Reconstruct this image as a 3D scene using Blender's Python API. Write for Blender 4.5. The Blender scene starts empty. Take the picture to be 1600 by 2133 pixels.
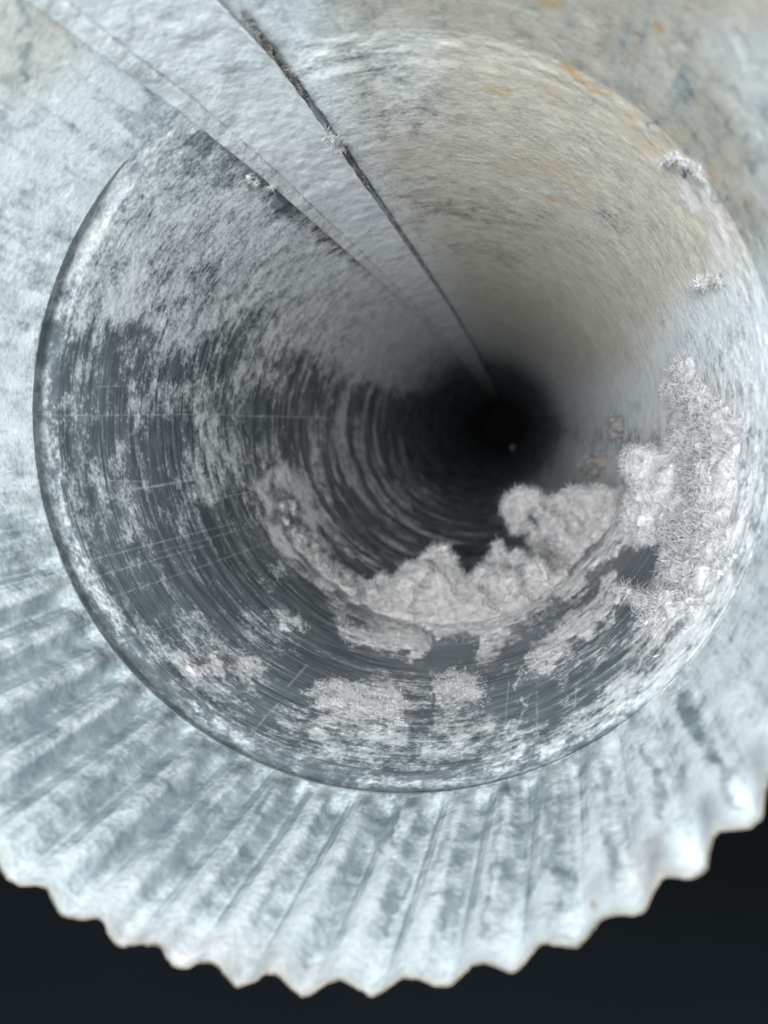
import bpy, math, random
import numpy as np
from mathutils import Vector, Matrix, noise as mnoise

random.seed(7)
RNG = np.random.default_rng(11)
SC = bpy.context.scene
COL = SC.collection

# ------------------------------------------------------------------ camera
# metres. The pipe's axis is world +Y, its open crimped end at y = 0.
R = 0.051                       # inner radius of a 4 inch duct
FPX = 1552.0                    # focal length in units of the photograph's 2133 px height
CAM = Vector((0.0179, -0.0614, 0.0012))
YAW, PITCH = math.radians(9.55), math.radians(-6.66)
cr = Vector((math.cos(YAW), math.sin(YAW), 0))
cf = Vector((-math.sin(YAW) * math.cos(PITCH), math.cos(YAW) * math.cos(PITCH), math.sin(PITCH)))
cu = cr.cross(cf)
cd = bpy.data.cameras.new('camera')
cam = bpy.data.objects.new('camera', cd)
COL.objects.link(cam)
cam.matrix_world = Matrix((
    (cr.x, cu.x, -cf.x, CAM.x), (cr.y, cu.y, -cf.y, CAM.y), (cr.z, cu.z, -cf.z, CAM.z), (0, 0, 0, 1)))
cd.sensor_fit = 'VERTICAL'
cd.sensor_height = 24.0
cd.lens = 24.0 * FPX / 2133.0
cd.clip_start = 0.002
cd.clip_end = 60
cd.dof.use_dof = True
cd.dof.focus_distance = 0.126
cd.dof.aperture_fstop = 15.0
SC.camera = cam

# ------------------------------------------------------------------ world, lamp, exposure
w = bpy.data.worlds.new('World')
SC.world = w
w.use_nodes = True
bg = w.node_tree.nodes['Background']
bg.inputs[0].default_value = (0.75, 0.92, 1.0, 1)
bg.inputs[1].default_value = 0.05


def area_lamp(name, loc, aim, size, power, colour):
    l = bpy.data.lights.new(name, 'AREA')
    l.shape = 'DISK'
    l.size = size
    l.energy = power
    l.color = colour
    o = bpy.data.objects.new(name, l)
    COL.objects.link(o)
    o.location = loc
    o.rotation_euler = (Vector(aim) - Vector(loc)).to_track_quat('-Z', 'Y').to_euler()
    return o


area_lamp('torch_lamp', (-0.012, -0.25, 0.002), (0, 0.1, 0), 0.08, 3.5, (0.90, 0.97, 1.0))
SC.cycles.max_bounces = 5
SC.cycles.diffuse_bounces = 4
SC.cycles.glossy_bounces = 3
SC.cycles.caustics_reflective = False
SC.cycles.caustics_refractive = False
SC.view_settings.view_transform = 'Standard'
SC.view_settings.look = 'None'
SC.view_settings.exposure = 0.3
SC.view_settings.gamma = 1.0
SC.view_settings.use_curve_mapping = False


# ------------------------------------------------------------------ helpers
def rays(px, py):
    u = (np.asarray(px, float) - 800) / FPX
    v = -(np.asarray(py, float) - 1066.5) / FPX
    return (u[..., None] * np.array(cr) + v[..., None] * np.array(cu) + np.array(cf))


def wall_at(px, py, rad=R):
    """point of the pipe's inner wall for a place read off the photograph"""
    d = rays(px, py)
    c = np.array(CAM)
    a = d[..., 0] ** 2 + d[..., 2] ** 2
    b = 2 * (c[0] * d[..., 0] + c[2] * d[..., 2])
    k = c[0] ** 2 + c[2] ** 2 - rad * rad
    t = (-b + np.sqrt(b * b - 4 * a * k)) / (2 * a)
    return c + d * t[..., None]


def depth_at(px, py, y):
    d = rays(px, py)
    c = np.array(CAM)
    return c + d * ((y - c[1]) / d[..., 1])[..., None]


def chart(P):
    """flat annular chart of the pipe wall (angle / reciprocal depth) in which the dirt is mapped"""
    q = P - np.array(CAM)
    z = q @ np.array(cf)
    return 800 + FPX * (q @ np.array(cr)) / z, 1066.5 - FPX * (q @ np.array(cu)) / z


class Lattice:
    def __init__(self, seed, n=256):
        self.t = np.random.default_rng(seed).random((n, n))
        self.n = n

    def __call__(self, x, y):
        xi, yi = np.floor(x).astype(int), np.floor(y).astype(int)
        fx, fy = x - xi, y - yi
        fx, fy = fx * fx * (3 - 2 * fx), fy * fy * (3 - 2 * fy)
        n, t = self.n, self.t
        a, b = t[xi % n, yi % n], t[(xi + 1) % n, yi % n]
        c, d = t[xi % n, (yi + 1) % n], t[(xi + 1) % n, (yi + 1) % n]
        return (a * (1 - fx) + b * fx) * (1 - fy) + (c * (1 - fx) + d * fx) * fy


LAT = [Lattice(s) for s in range(100, 112)]


def fbm(k, x, y, octaves=4, gain=0.5):
    s, a, n = 0.0, 1.0, 0.0
    for o in range(octaves):
        s = s + a * LAT[(k + o) % len(LAT)](x * 2 ** o + 17.3 * o, y * 2 ** o + 9.1 * o)
        n += a
        a *= gain
    return s / n


def sstep(a, b, x):
    t = np.clip((x - a) / (b - a), 0, 1)
    return t * t * (3 - 2 * t)


def make_mesh(name, V, F, mat=None, parent=None, smooth=True, attrs=None):
    """V (n,3) array, F (m,3|4) array -> one linked mesh object"""
    V = np.ascontiguousarray(V, np.float32)
    F = np.ascontiguousarray(F, np.int32)
    me = bpy.data.meshes.new(name)
    me.vertices.add(len(V))
    me.vertices.foreach_set('co', V.ravel())
    k = F.shape[1]
    me.loops.add(F.size)
    me.loops.foreach_set('vertex_index', F.ravel())
    me.polygons.add(len(F))
    me.polygons.foreach_set('loop_start', np.arange(0, F.size, k, dtype=np.int32))
    me.polygons.foreach_set('loop_total', np.full(len(F), k, np.int32))
    me.polygons.foreach_set('use_smooth', np.full(len(F), smooth, bool))
    me.update(calc_edges=True)
    for an, av in (attrs or {}).items():
        a = me.attributes.new(an, 'FLOAT', 'POINT')
        a.data.foreach_set('value', np.ascontiguousarray(av, np.float32))
    if mat:
        me.materials.append(mat)
    o = bpy.data.objects.new(name, me)
    COL.objects.link(o)
    if parent:
        o.parent = parent
    return o


def grid_faces(nu, nv, closed):
    """vertex (i,j) -> j*nu+i ; i around, j along"""
    i = np.arange(nu if closed else nu - 1)
    j = np.arange(nv - 1)
    I, J = np.meshgrid(i, j)
    I2 = (I + 1) % nu
    return np.stack([J * nu + I, J * nu + I2, (J + 1) * nu + I2, (J + 1) * nu + I], -1).reshape(-1, 4)


def thing(name, label, cat, loc=(0, 0, 0), group=None):
    o = bpy.data.objects.new(name, None)
    COL.objects.link(o)
    o.location = loc
    o.empty_display_size = 0.01
    return tag(o, label, cat, group)


def tag(o, label, cat, group=None):
    o['label'] = label
    o['category'] = cat
    if group:
        o['group'] = group
    return o


# ------------------------------------------------------------------ materials
class NT:
    def __init__(self, name):
        self.m = bpy.data.materials.new(name)
        self.m.use_nodes = True
        self.t = self.m.node_tree
        self.t.nodes.clear()

    def n(self, kind, props=None, **ins):
        nd = self.t.nodes.new(kind)
        for k, v in (props or {}).items():
            setattr(nd, k, v)
        for k, v in ins.items():
            key = k.replace('_', ' ')
            s = nd.inputs[int(k[1:])] if k[0] == 'i' and k[1:].isdigit() else nd.inputs[key]
            self.put(s, v)
        return nd

    def put(self, s, v):
        if isinstance(v, bpy.types.NodeSocket):
            self.t.links.new(v, s)
        else:
            s.default_value = v

    def math(self, op, a, b=0.0, clamp=False):
        nd = self.t.nodes.new('ShaderNodeMath')
        nd.operation = op
        nd.use_clamp = clamp
        self.put(nd.inputs[0], a)
        self.put(nd.inputs[1], b)
        return nd.outputs[0]

    def mix(self, f, a, b):
        nd = self.t.nodes.new('ShaderNodeMix')
        nd.data_type = 'RGBA'
        self.put(nd.inputs[0], f)
        self.put(nd.inputs[6], a)
        self.put(nd.inputs[7], b)
        return nd.outputs[2]

    def ramp(self, v, a, b, lo=0.0, hi=1.0):
        nd = self.t.nodes.new('ShaderNodeMapRange')
        nd.interpolation_type = 'SMOOTHSTEP'
        self.put(nd.inputs['Value'], v)
        self.put(nd.inputs['From Min'], a)
        self.put(nd.inputs['From Max'], b)
        self.put(nd.inputs['To Min'], lo)
        self.put(nd.inputs['To Max'], hi)
        return nd.outputs[0]

    def coord(self, scale=(1, 1, 1)):
        tc = self.t.nodes.new('ShaderNodeTexCoord')
        mp = self.t.nodes.new('ShaderNodeMapping')
        mp.inputs['Scale'].default_value = scale
        self.t.links.new(tc.outputs['Object'], mp.inputs['Vector'])
        return mp.outputs[0]

    def noise(self, scale, sc3=(1, 1, 1), detail=4.0, rough=0.55, dist=0.0):
        nd = self.n('ShaderNodeTexNoise', None, Vector=self.coord(sc3), Scale=scale, Detail=detail,
                    Roughness=rough, Distortion=dist)
        return nd.outputs[0]

    def attr(self, name):
        return self.n('ShaderNodeAttribute', {'attribute_name': name}).outputs['Fac']

    def out(self, sh):
        o = self.t.nodes.new('ShaderNodeOutputMaterial')
        self.t.links.new(sh, o.inputs['Surface'])
        return self.m


def rgb(r, g, b):
    return (r, g, b, 1.0)


def galvanized(name):
    """zinc sheet under a film of dryer dust; cover, tints and wear are mapped on the sheet as attributes"""
    t = NT(name)
    dust, warm, rust, pat, pink = t.attr('dust'), t.attr('warm'), t.attr('rust'), t.attr('patina'), t.attr('pink')
    mott, ring, scr = t.attr('mott'), t.attr('ring'), t.attr('scratch')
    fine = t.noise(1500, detail=3, rough=0.65)
    line = t.noise(1000, (0.07, 2.0, 0.07), detail=2, rough=0.6)          # tool marks round the pipe
    d = t.math('ADD', dust, t.math('MULTIPLY', t.math('SUBTRACT', fine, 0.5), t.math('SUBTRACT', 0.9, t.math('MULTIPLY', pat, 0.45))))
    d = t.math('ADD', d, t.math('MULTIPLY', t.math('SUBTRACT', line, 0.5), t.math('MULTIPLY', t.math('SUBTRACT', 1.0, pat), 0.6)))
    cover = t.ramp(d, 0.18, 0.88)
    # --- bare metal
    mcol = t.mix(ring, rgb(0.135, 0.158, 0.178), rgb(0.275, 0.302, 0.325))
    mcol = t.mix(t.ramp(line, 0.54, 0.70, 0.0, 0.75), mcol, rgb(0.55, 0.58, 0.60))
    pcol = t.mix(mott, rgb(0.17, 0.225, 0.25), rgb(0.52, 0.60, 0.62))
    mcol = t.mix(pat, mcol, pcol)
    mcol = t.mix(scr, mcol, rgb(0.70, 0.73, 0.75))
    # --- dust
    dcol = t.mix(mott, rgb(0.52, 0.535, 0.555), rgb(0.74, 0.75, 0.765))
    dcol = t.mix(pat, dcol, t.mix(mott, rgb(0.58, 0.66, 0.69), rgb(0.82, 0.86, 0.875)))  # collar dust tinted cyan-white, painting in the cool light at the opening
    dcol = t.mix(warm, dcol, t.mix(mott, rgb(0.40, 0.365, 0.295), rgb(0.60, 0.55, 0.455)))
    dcol = t.mix(pink, dcol, t.mix(mott, rgb(0.52, 0.48, 0.475), rgb(0.76, 0.72, 0.71)))
    rr = t.math('MULTIPLY', rust, t.ramp(t.math('ADD', mott, fine), 0.5, 1.4, 0.0, 0.9), True)
    dcol = t.mix(rr, dcol, t.mix(fine, rgb(0.56, 0.36, 0.13), rgb(0.36, 0.20, 0.09)))
    dcol = t.mix(t.ramp(fine, 0.3, 0.7, 0.22, 0.0), dcol, rgb(0.22, 0.23, 0.24))
    bump = t.n('ShaderNodeBump', None, Strength=0.36, Distance=0.00014, Height=fine).outputs[0]
    met = t.n('ShaderNodeBsdfPrincipled', None, Base_Color=mcol, Metallic=t.math('SUBTRACT', 0.85, t.math('MULTIPLY', pat, 0.45)),
              Roughness=t.ramp(ring, 0.2, 0.8, 0.40, 0.58), Normal=bump)
    dif = t.n('ShaderNodeBsdfPrincipled', None, Base_Color=dcol, Roughness=0.95, Normal=bump)
    dif.inputs['Specular IOR Level'].default_value = 0.12
    mx = t.n('ShaderNodeMixShader', None, i0=cover, i1=met.outputs[0], i2=dif.outputs[0])
    return t.out(mx.outputs[0])


def lint_material(name, lo, hi, dark, scale=500):
    t = NT(name)
    n1 = t.noise(scale, detail=5, rough=0.65)
    n2 = t.noise(scale * 6, detail=3, rough=0.6)
    n3 = t.noise(scale * 0.28, detail=3, rough=0.5)
    c = t.mix(t.ramp(t.math('ADD', t.math('MULTIPLY', n1, 0.6), t.math('MULTIPLY', n2, 0.4)), 0.35, 0.65), lo, hi)
    c = t.mix(t.ramp(n3, 0.58, 0.80, 0.0, 0.55), c, dark)
    h = t.math('ADD', n1, t.math('MULTIPLY', n2, 0.45))
    bump = t.n('ShaderNodeBump', None, Strength=0.35, Distance=0.0003, Height=h).outputs[0]
    b = t.n('ShaderNodeBsdfPrincipled', None, Base_Color=c, Roughness=1.0, Normal=bump)
    b.inputs['Specular IOR Level'].default_value = 0.05
    b.inputs['Subsurface Weight'].default_value = 0.7
    b.inputs['Subsurface Radius'].default_value = (1.0, 0.95, 0.92)
    b.inputs['Subsurface Scale'].default_value = 0.0011
    return t.out(b.outputs[0])


def fibre_material(name, a, b):
    t = NT(name)
    c = t.mix(t.ramp(t.noise(700, detail=2), 0.35, 0.65), a, b)
    p = t.n('ShaderNodeBsdfPrincipled', None, Base_Color=c, Roughness=0.8)
    p.inputs['Specular IOR Level'].default_value = 0.2
    return t.out(p.outputs[0])


def plain(name, lo, hi, scale, rough, metallic=0.0):
    t = NT(name)
    c = t.mix(t.ramp(t.noise(scale, detail=5), 0.3, 0.7), lo, hi)
    p = t.n('ShaderNodeBsdfPrincipled', None, Base_Color=c, Roughness=rough, Metallic=metallic)
    return t.out(p.outputs[0])


M_WALL = galvanized('dusty_galvanized_steel')
M_LINT = lint_material('grey_pink_lint', rgb(0.185, 0.168, 0.164), rgb(0.29, 0.267, 0.262), rgb(0.13, 0.116, 0.113))
M_LINT2 = lint_material('pale_lint', rgb(0.19, 0.178, 0.178), rgb(0.34, 0.33, 0.332), rgb(0.115, 0.105, 0.105))
M_LINTD = lint_material('brownish_lint', rgb(0.085, 0.077, 0.073), rgb(0.15, 0.135, 0.13), rgb(0.07, 0.062, 0.06))
M_FIB = fibre_material('lint_fibre', rgb(0.23, 0.22, 0.218), rgb(0.42, 0.412, 0.412))
M_NAP = fibre_material('dust_nap', rgb(0.30, 0.28, 0.275), rgb(0.52, 0.50, 0.495))
M_FIBD = fibre_material('dirty_fibre', rgb(0.07, 0.06, 0.056), rgb(0.20, 0.18, 0.172))
M_STEEL = plain('outer_steel', rgb(0.30, 0.33, 0.34), rgb(0.42, 0.45, 0.46), 90, 0.45, 0.9)
M_EDGE = plain('cut_edge_steel', rgb(0.05, 0.042, 0.032), rgb(0.12, 0.105, 0.085), 300, 0.7)
M_BLACK = plain('unlit_bore_black', rgb(0.002, 0.002, 0.003), rgb(0.004, 0.004, 0.005), 60, 0.8)
M_FLOOR = plain('dark_slate_floor', rgb(0.006, 0.011, 0.0155), rgb(0.011, 0.019, 0.026), 3.5, 0.75)


# ------------------------------------------------------------------ the ground sheet below the pipe
fv = np.array([(-12, -12, -0.32), (12, -12, -0.32), (12, 14, -0.32), (-12, 14, -0.32)], float)
fl = make_mesh('ground', fv, np.array([(0, 1, 2, 3)]), M_FLOOR, smooth=False)
fl['kind'] = 'structure'

# ------------------------------------------------------------------ dirt map on the sheet, some shade painted in
# every mark is laid on the pipe's annular chart; (x, y) in chart units
def polyw(X, Y, pts, soft):
    """soft inside weight of a polygon"""
    p = np.array(pts, float)
    x0, x1, y0, y1 = p[:, 0].min() - 2 * soft, p[:, 0].max() + 2 * soft, p[:, 1].min() - 2 * soft, p[:, 1].max() + 2 * soft
    out = np.zeros(X.shape)
    k = np.nonzero((X > x0) & (X < x1) & (Y > y0) & (Y < y1))
    x, y = X[k], Y[k]
    if not len(x):
        return out
    ins = np.zeros(x.shape, bool)
    dist = np.full(x.shape, 1e9)
    for a, b in zip(p, np.roll(p, -1, 0)):
        c = ((a[1] > y) != (b[1] > y)) & (x < (b[0] - a[0]) * (y - a[1]) / (b[1] - a[1] + 1e-9) + a[0])
        ins ^= c
        e = b - a
        t = np.clip(((x - a[0]) * e[0] + (y - a[1]) * e[1]) / (e @ e + 1e-9), 0, 1)
        dist = np.minimum(dist, np.hypot(x - a[0] - t * e[0], y - a[1] - t * e[1]))
    out[k] = sstep(-soft, soft, np.where(ins, dist, -dist))
    return out


def linew(X, Y, pts, wd, soft):
    p = np.array(pts, float)
    m = wd + 2 * soft
    out = np.zeros(X.shape)
    k = np.nonzero((X > p[:, 0].min() - m) & (X < p[:, 0].max() + m) & (Y > p[:, 1].min() - m) & (Y < p[:, 1].max() + m))
    x, y = X[k], Y[k]
    if not len(x):
        return out
    dist = np.full(x.shape, 1e9)
    for a, b in zip(p[:-1], p[1:]):
        e = b - a
        t = np.clip(((x - a[0]) * e[0] + (y - a[1]) * e[1]) / (e @ e + 1e-9), 0, 1)
        dist = np.minimum(dist, np.hypot(x - a[0] - t * e[0], y - a[1] - t * e[1]))
    out[k] = sstep(soft, -soft, dist - wd)
    return out


# (kind, points, width/softness, value) laid one over the other
DUST = [
    # bare dark zone on the left and along the bottom
    ('p', [(120, 700), (240, 668), (290, 690), (345, 742), (440, 715), (500, 700), (560, 745), (625, 735), (700, 788), (800, 825),
           (880, 850), (900, 960), (1000, 1050), (1120, 1100), (1260, 1060), (1320, 1120), (1380, 1150), (1400, 1260), (1330, 1380),
           (1180, 1500), (1000, 1560), (800, 1590), (600, 1560), (420, 1470), (290, 1350), (190, 1200), (140, 1000), (118, 820)], 26, 0.24),
    ('p', [(700, 1320), (1300, 1150), (1400, 1250), (1150, 1500), (850, 1580), (600, 1540), (620, 1430)], 40, 0.34),
    # lightly dusted parts of it
    ('p', [(150, 700), (200, 690), (190, 800), (200, 960), (170, 1080), (150, 960), (140, 820)], 16, 0.36),
    ('p', [(330, 800), (400, 780), (460, 790), (520, 800), (520, 860), (430, 860), (350, 850)], 18, 0.42),
    ('p', [(275, 800), (330, 770), (380, 800), (420, 850), (340, 868), (285, 866)], 24, 0.52),
    ('p', [(420, 790), (520, 730), (600, 760), (580, 800), (500, 830)], 18, 0.50),
    ('l', [(238, 930), (262, 1000), (268, 1060), (290, 1110)], (12, 16), 0.58),
    ('l', [(440, 880), (412, 940), (400, 1000), (432, 1035)], (20, 14), 0.58),
    ('l', [(470, 860), (500, 930), (450, 1000)], (26, 20), 0.44),
    ('p', [(520, 960), (620, 960), (640, 1060), (560, 1080)], 18, 0.46),
    ('l', [(560, 975), (548, 1030), (556, 1085)], (9, 7), 0.80),
    ('l', [(600, 975), (625, 1040), (650, 1100), (668, 1150)], (15, 9), 0.82),
    ('l', [(585, 1110), (640, 1170), (700, 1215)], (22, 12), 0.85),
    ('l', [(520, 1000), (530, 1070), (570, 1120)], (9, 8), 0.55),
    ('p', [(240, 1300), (330, 1270), (470, 1300), (540, 1370), (560, 1420), (470, 1450), (560, 1530), (470, 1530), (330, 1430), (260, 1360)], 34, 0.50),
    ('p', [(250, 1150), (540, 1080), (600, 1200), (640, 1300), (520, 1310), (330, 1260)], 30, 0.16),
    ('p', [(380, 1365), (440, 1368), (475, 1395), (460, 1405), (400, 1395)], 6, 0.92),
    ('p', [(495, 1380), (535, 1380), (540, 1400), (510, 1405)], 6, 0.90),
    ('l', [(575, 1280), (600, 1295), (622, 1318)], (13, 7), 0.88),
    ('l', [(550, 1200), (560, 1215)], (14, 10), 0.5),
    ('p', [(640, 1440), (700, 1420), (800, 1410), (845, 1430), (840, 1470), (850, 1530), (760, 1530), (620, 1500), (690, 1480), (720, 1462), (660, 1462)], 12, 0.74),
    ('p', [(580, 1500), (650, 1480), (850, 1530), (860, 1580), (700, 1570)], 16, 0.62),
    ('p', [(905, 1410), (960, 1395), (1010, 1410), (1030, 1440), (1000, 1462), (950, 1480), (905, 1470)], 14, 0.68),
    ('p', [(910, 1520), (1040, 1505), (1060, 1520), (960, 1545)], 8, 0.78),
    ('p', [(560, 1180), (640, 1150), (720, 1230), (860, 1290), (880, 1330), (800, 1340), (720, 1340), (690, 1290), (640, 1260)], 16, 0.40),
    ('p', [(700, 1300), (760, 1310), (880, 1330), (890, 1350), (830, 1372), (770, 1350), (715, 1330)], 8, 0.82),
    ('p', [(890, 1290), (1010, 1290), (1110, 1260), (1240, 1150), (1300, 1060), (1350, 1040), (1330, 1090), (1250, 1190), (1150, 1290), (1060, 1325), (985, 1330), (900, 1318)], 8, 0.80),
    ('p', [(980, 1350), (1030, 1345), (1060, 1340), (1040, 1370), (985, 1375)], 7, 0.72),
    ('p', [(720, 1312), (900, 1330), (1060, 1330), (1180, 1270), (1290, 1120), (1330, 1060), (1352, 1080), (1290, 1190), (1180, 1302), (1060, 1352), (990, 1348), (900, 1352), (830, 1376), (760, 1352)], 5.5, 0.88),
    ('l', [(905, 1285), (1000, 1288)], (3, 3), 0.3),
    # bare window wiped in the lint, with straight edges
    ('p', [(902, 1322), (975, 1312), (990, 1325), (975, 1400), (880, 1400), (890, 1360)], 4, 0.02),
    ('p', [(1020, 1380), (1090, 1310), (1200, 1240), (1290, 1150), (1390, 1130), (1350, 1220), (1260, 1290), (1140, 1360), (1100, 1400)], 8, 0.04),
    ('l', [(1105, 1420), (1120, 1385), (1180, 1330), (1250, 1270), (1280, 1215)], (17, 8), 0.88),
    ('l', [(1130, 1330), (1200, 1290), (1250, 1230)], (10, 8), 0.75),
    ('p', [(1150, 1400), (1250, 1320), (1330, 1250), (1390, 1250), (1370, 1330), (1270, 1430), (1180, 1470)], 16, 0.34),
    ('p', [(1230, 1350), (1330, 1290), (1350, 1330), (1270, 1400)], 14, 0.55),
    # very bare diagonal
    ('p', [(600, 1190), (660, 1250), (700, 1330), (760, 1370), (690, 1420), (590, 1470), (500, 1500), (560, 1430), (620, 1390), (620, 1290)], 14, 0.03),
    ('l', [(720, 1370), (790, 1390), (880, 1390)], (18, 14), 0.06),
    ('p', [(1000, 1420), (1120, 1400), (1150, 1480), (1050, 1510), (1000, 1490)], 14, 0.08),
    # white dust caught behind the bead
    ('l', [(130, 1100), (240, 1330), (420, 1505), (560, 1575), (700, 1618), (860, 1632), (1000, 1612), (1150, 1560), (1300, 1470)], (36, 14), 0.36),
    ('l', [(92, 700), (100, 860), (115, 1010), (150, 1150), (215, 1290)], (16, 12), 0.52),
    ('l', [(100, 1000), (150, 1180), (240, 1330), (330, 1430), (420, 1505), (560, 1570)], (20, 14), 0.66),
    ('l', [(395, 1490), (440, 1515)], (14, 8), 0.95),
    ('l', [(560, 1585), (700, 1625), (860, 1632), (1000, 1610), (1130, 1560)], (14, 12), 0.50),
    ('l', [(900, 1625), (1010, 1612), (1140, 1545), (1260, 1480), (1370, 1400), (1450, 1320), (1520, 1220), (1560, 1120)], (22, 18), 0.66),
    ('l', [(1320, 1400), (1400, 1330), (1450, 1270)], (9, 8), 0.25),
    ('l', [(1440, 1180), (1400, 1270), (1350, 1330)], (22, 16), 0.62),
    ('l', [(1010, 1632), (1090, 1612), (1150, 1588)], (5, 4), 0.2),
    # longitudinal streaks and wipes
    ('l', [(895, 1530), (905, 1420), (912, 1360)], (4, 4), 0.08),
    ('l', [(1060, 1560), (1080, 1450), (1110, 1370)], (3, 3), 0.55),
    ('l', [(1190, 1520), (1195, 1430)], (3, 3), 0.45),
    # grey streaks in the dust of the upper left, plus painted seam shade
    ('p', [(340, 480), (420, 470), (470, 520), (420, 600), (350, 640), (320, 560)], 40, 0.60),
    ('p', [(480, 540), (560, 500), (600, 560), (560, 640), (500, 640)], 40, 0.60),
    ('p', [(240, 250), (330, 200), (430, 320), (520, 400), (440, 420), (330, 330)], 40, 0.50),  # thinner dust paints the shadow along the seam's left edge
    ('p', [(540, 400), (600, 430), (640, 480), (580, 470)], 20, 0.45),
    ('p', [(470, 690), (520, 640), (560, 680), (520, 730)], 22, 0.36),
    ('p', [(210, 640), (240, 690), (200, 700)], 12, 0.4),
    ('p', [(420, 560), (470, 580), (440, 640), (400, 620)], 24, 0.46),
    # collar
    ('p', [(0, 480), (60, 500), (110, 560), (90, 660), (0, 700)], 40, 0.56),
    ('p', [(0, 920), (50, 980), (80, 1100), (110, 1200), (40, 1180), (0, 1120)], 30, 0.44),
    ('p', [(0, 690), (60, 720), (50, 900), (0, 900)], 24, 0.86),
    ('p', [(60, 1240), (180, 1290), (300, 1440), (420, 1540), (560, 1610), (480, 1640), (300, 1560), (150, 1420)], 34, 0.34),
    ('p', [(0, 1130), (200, 1330), (420, 1560), (700, 1680), (560, 1800), (330, 1880), (120, 1800), (0, 1700)], 60, 0.46),
    ('p', [(700, 1690), (1000, 1680), (1150, 1640), (1100, 1780), (800, 1800)], 50, 0.58),
    ('l', [(820, 1670), (815, 1710), (795, 1770)], (5, 4), 0.10),
    ('l', [(1040, 1640), (1050, 1660)], (5, 4), 0.2),
    ('l', [(1042, 1690), (1025, 1790), (1010, 1950)], (6, 6), 0.40),
    ('l', [(1120, 1590), (1145, 1680), (1148, 1790)], (14, 10), 0.34),
    ('l', [(1225, 1570), (1250, 1610)], (16, 10), 0.40),
    ('l', [(1335, 1550), (1365, 1610), (1380, 1700)], (11, 8), 0.30),
    ('l', [(1425, 1450), (1460, 1530), (1510, 1610), (1530, 1680)], (12, 8), 0.32),
    ('l', [(1250, 1640), (1270, 1760), (1280, 1830)], (10, 9), 0.5),
    ('l', [(1600, 1440), (1580, 1500)], (10, 8), 0.4),
    ('l', [(905, 1855), (955, 1860), (945, 1900), (928, 1930)], (3.5, 3), 0.15),
    ('l', [(955, 1710), (948, 1750)], (2.5, 2.5), 0.3),
    ('l', [(968, 1712), (964, 1755)], (2.5, 2.5), 0.3),
    ('l', [(985, 1752), (990, 1758)], (6, 4), 0.2),
    ('l', [(845, 1810), (830, 1860), (805, 1940)], (6, 5), 0.35),
    ('l', [(1148, 1880), (1145, 1945)], (12, 10), 0.5),
    ('l', [(1010, 1740), (940, 1760)], (2.5, 2.5), 0.4),
    ('l', [(72, 105), (60, 130), (50, 165)], (7, 9), 0.15),  # thin dust paints the dark of a dent
    ('l', [(55, 0), (40, 40), (32, 80)], (5, 6), 0.3),
    ('l', [(150, 55), (145, 90)], (8, 10), 0.42),
    ('l', [(310, 10), (330, 50)], (5, 8), 0.45),
    ('l', [(1416, 346), (1424, 358)], (6, 5), 0.0),  # dust removed to paint the dimple's dark hollow
    ('l', [(1352, 256), (1362, 260)], (4, 5), 0.3),
    ('l', [(1465, 385), (1490, 415)], (4, 6), 0.42),
    ('l', [(1498, 592), (1505, 596)], (4, 4), 0.25),
    # smudges on the upper right
    ('p', [(690, 100), (800, 80), (870, 110), (860, 160), (740, 170)], 50, 0.58),
    ('p', [(800, 210), (920, 210), (930, 250), (820, 260)], 26, 0.56),
    ('p', [(850, 400), (1000, 400), (1150, 470), (1100, 470), (980, 440), (870, 440)], 26, 0.66),
    ('l', [(950, 505), (1010, 520), (1080, 545)], (9, 14), 0.60),
    ('l', [(880, 430), (960, 435), (1040, 455)], (5, 12), 0.58),
    ('l', [(1265, 440), (1290, 480)], (7, 10), 0.55),
    ('l', [(1430, 170), (1440, 240)], (26, 20), 0.5),
    ('p', [(1370, 1000), (1400, 800), (1440, 740), (1540, 640), (1575, 900), (1560, 1120), (1500, 1240), (1420, 1330), (1340, 1320), (1400, 1150)], 30, 0.70),
]
# beige film (upper right), lint pink, rust, thickness of clotted patches
WARM = [
    ('p', [(560, -400), (700, 60), (790, 340), (900, 520), (1000, 700), (1200, 800), (1330, 760), (1420, 620), (1530, 560), (1640, 500), (1900, -400)], 70, 1.0),
    ('p', [(-200, -200), (260, -200), (200, 60), (140, 160), (0, 220), (-200, 200)], 70, 0.65),
    ('p', [(1480, 60), (1560, 330), (1640, 700), (1800, 600), (1800, 0)], 60, 0.35),
    ('p', [(700, 60), (900, 60), (900, 260), (720, 260)], 60, 0.5),
]
PINK = [
    ('p', [(560, 1080), (900, 1180), (1300, 1000), (1420, 760), (1560, 820), (1540, 1180), (1400, 1400), (1150, 1420), (700, 1380)], 50, 0.75),
    ('p', [(600, 1390), (1040, 1390), (1060, 1540), (580, 1540)], 20, 0.7),
    ('p', [(370, 1350), (560, 1350), (560, 1420), (370, 1420)], 12, 0.8),
    ('l', [(490, 310), (560, 380), (640, 440), (760, 540), (880, 665)], (16, 10), 0.7),
    ('p', [(40, 1880), (500, 1960), (700, 2000), (740, 2120), (0, 2120)], 30, 0.5),
    ('p', [(1310, 1780), (1380, 1740), (1390, 1850), (1330, 1860)], 22, 0.7),
    ('l', [(1420, 360), (1500, 470), (1550, 600)], (22, 14), 0.6),
]
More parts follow.
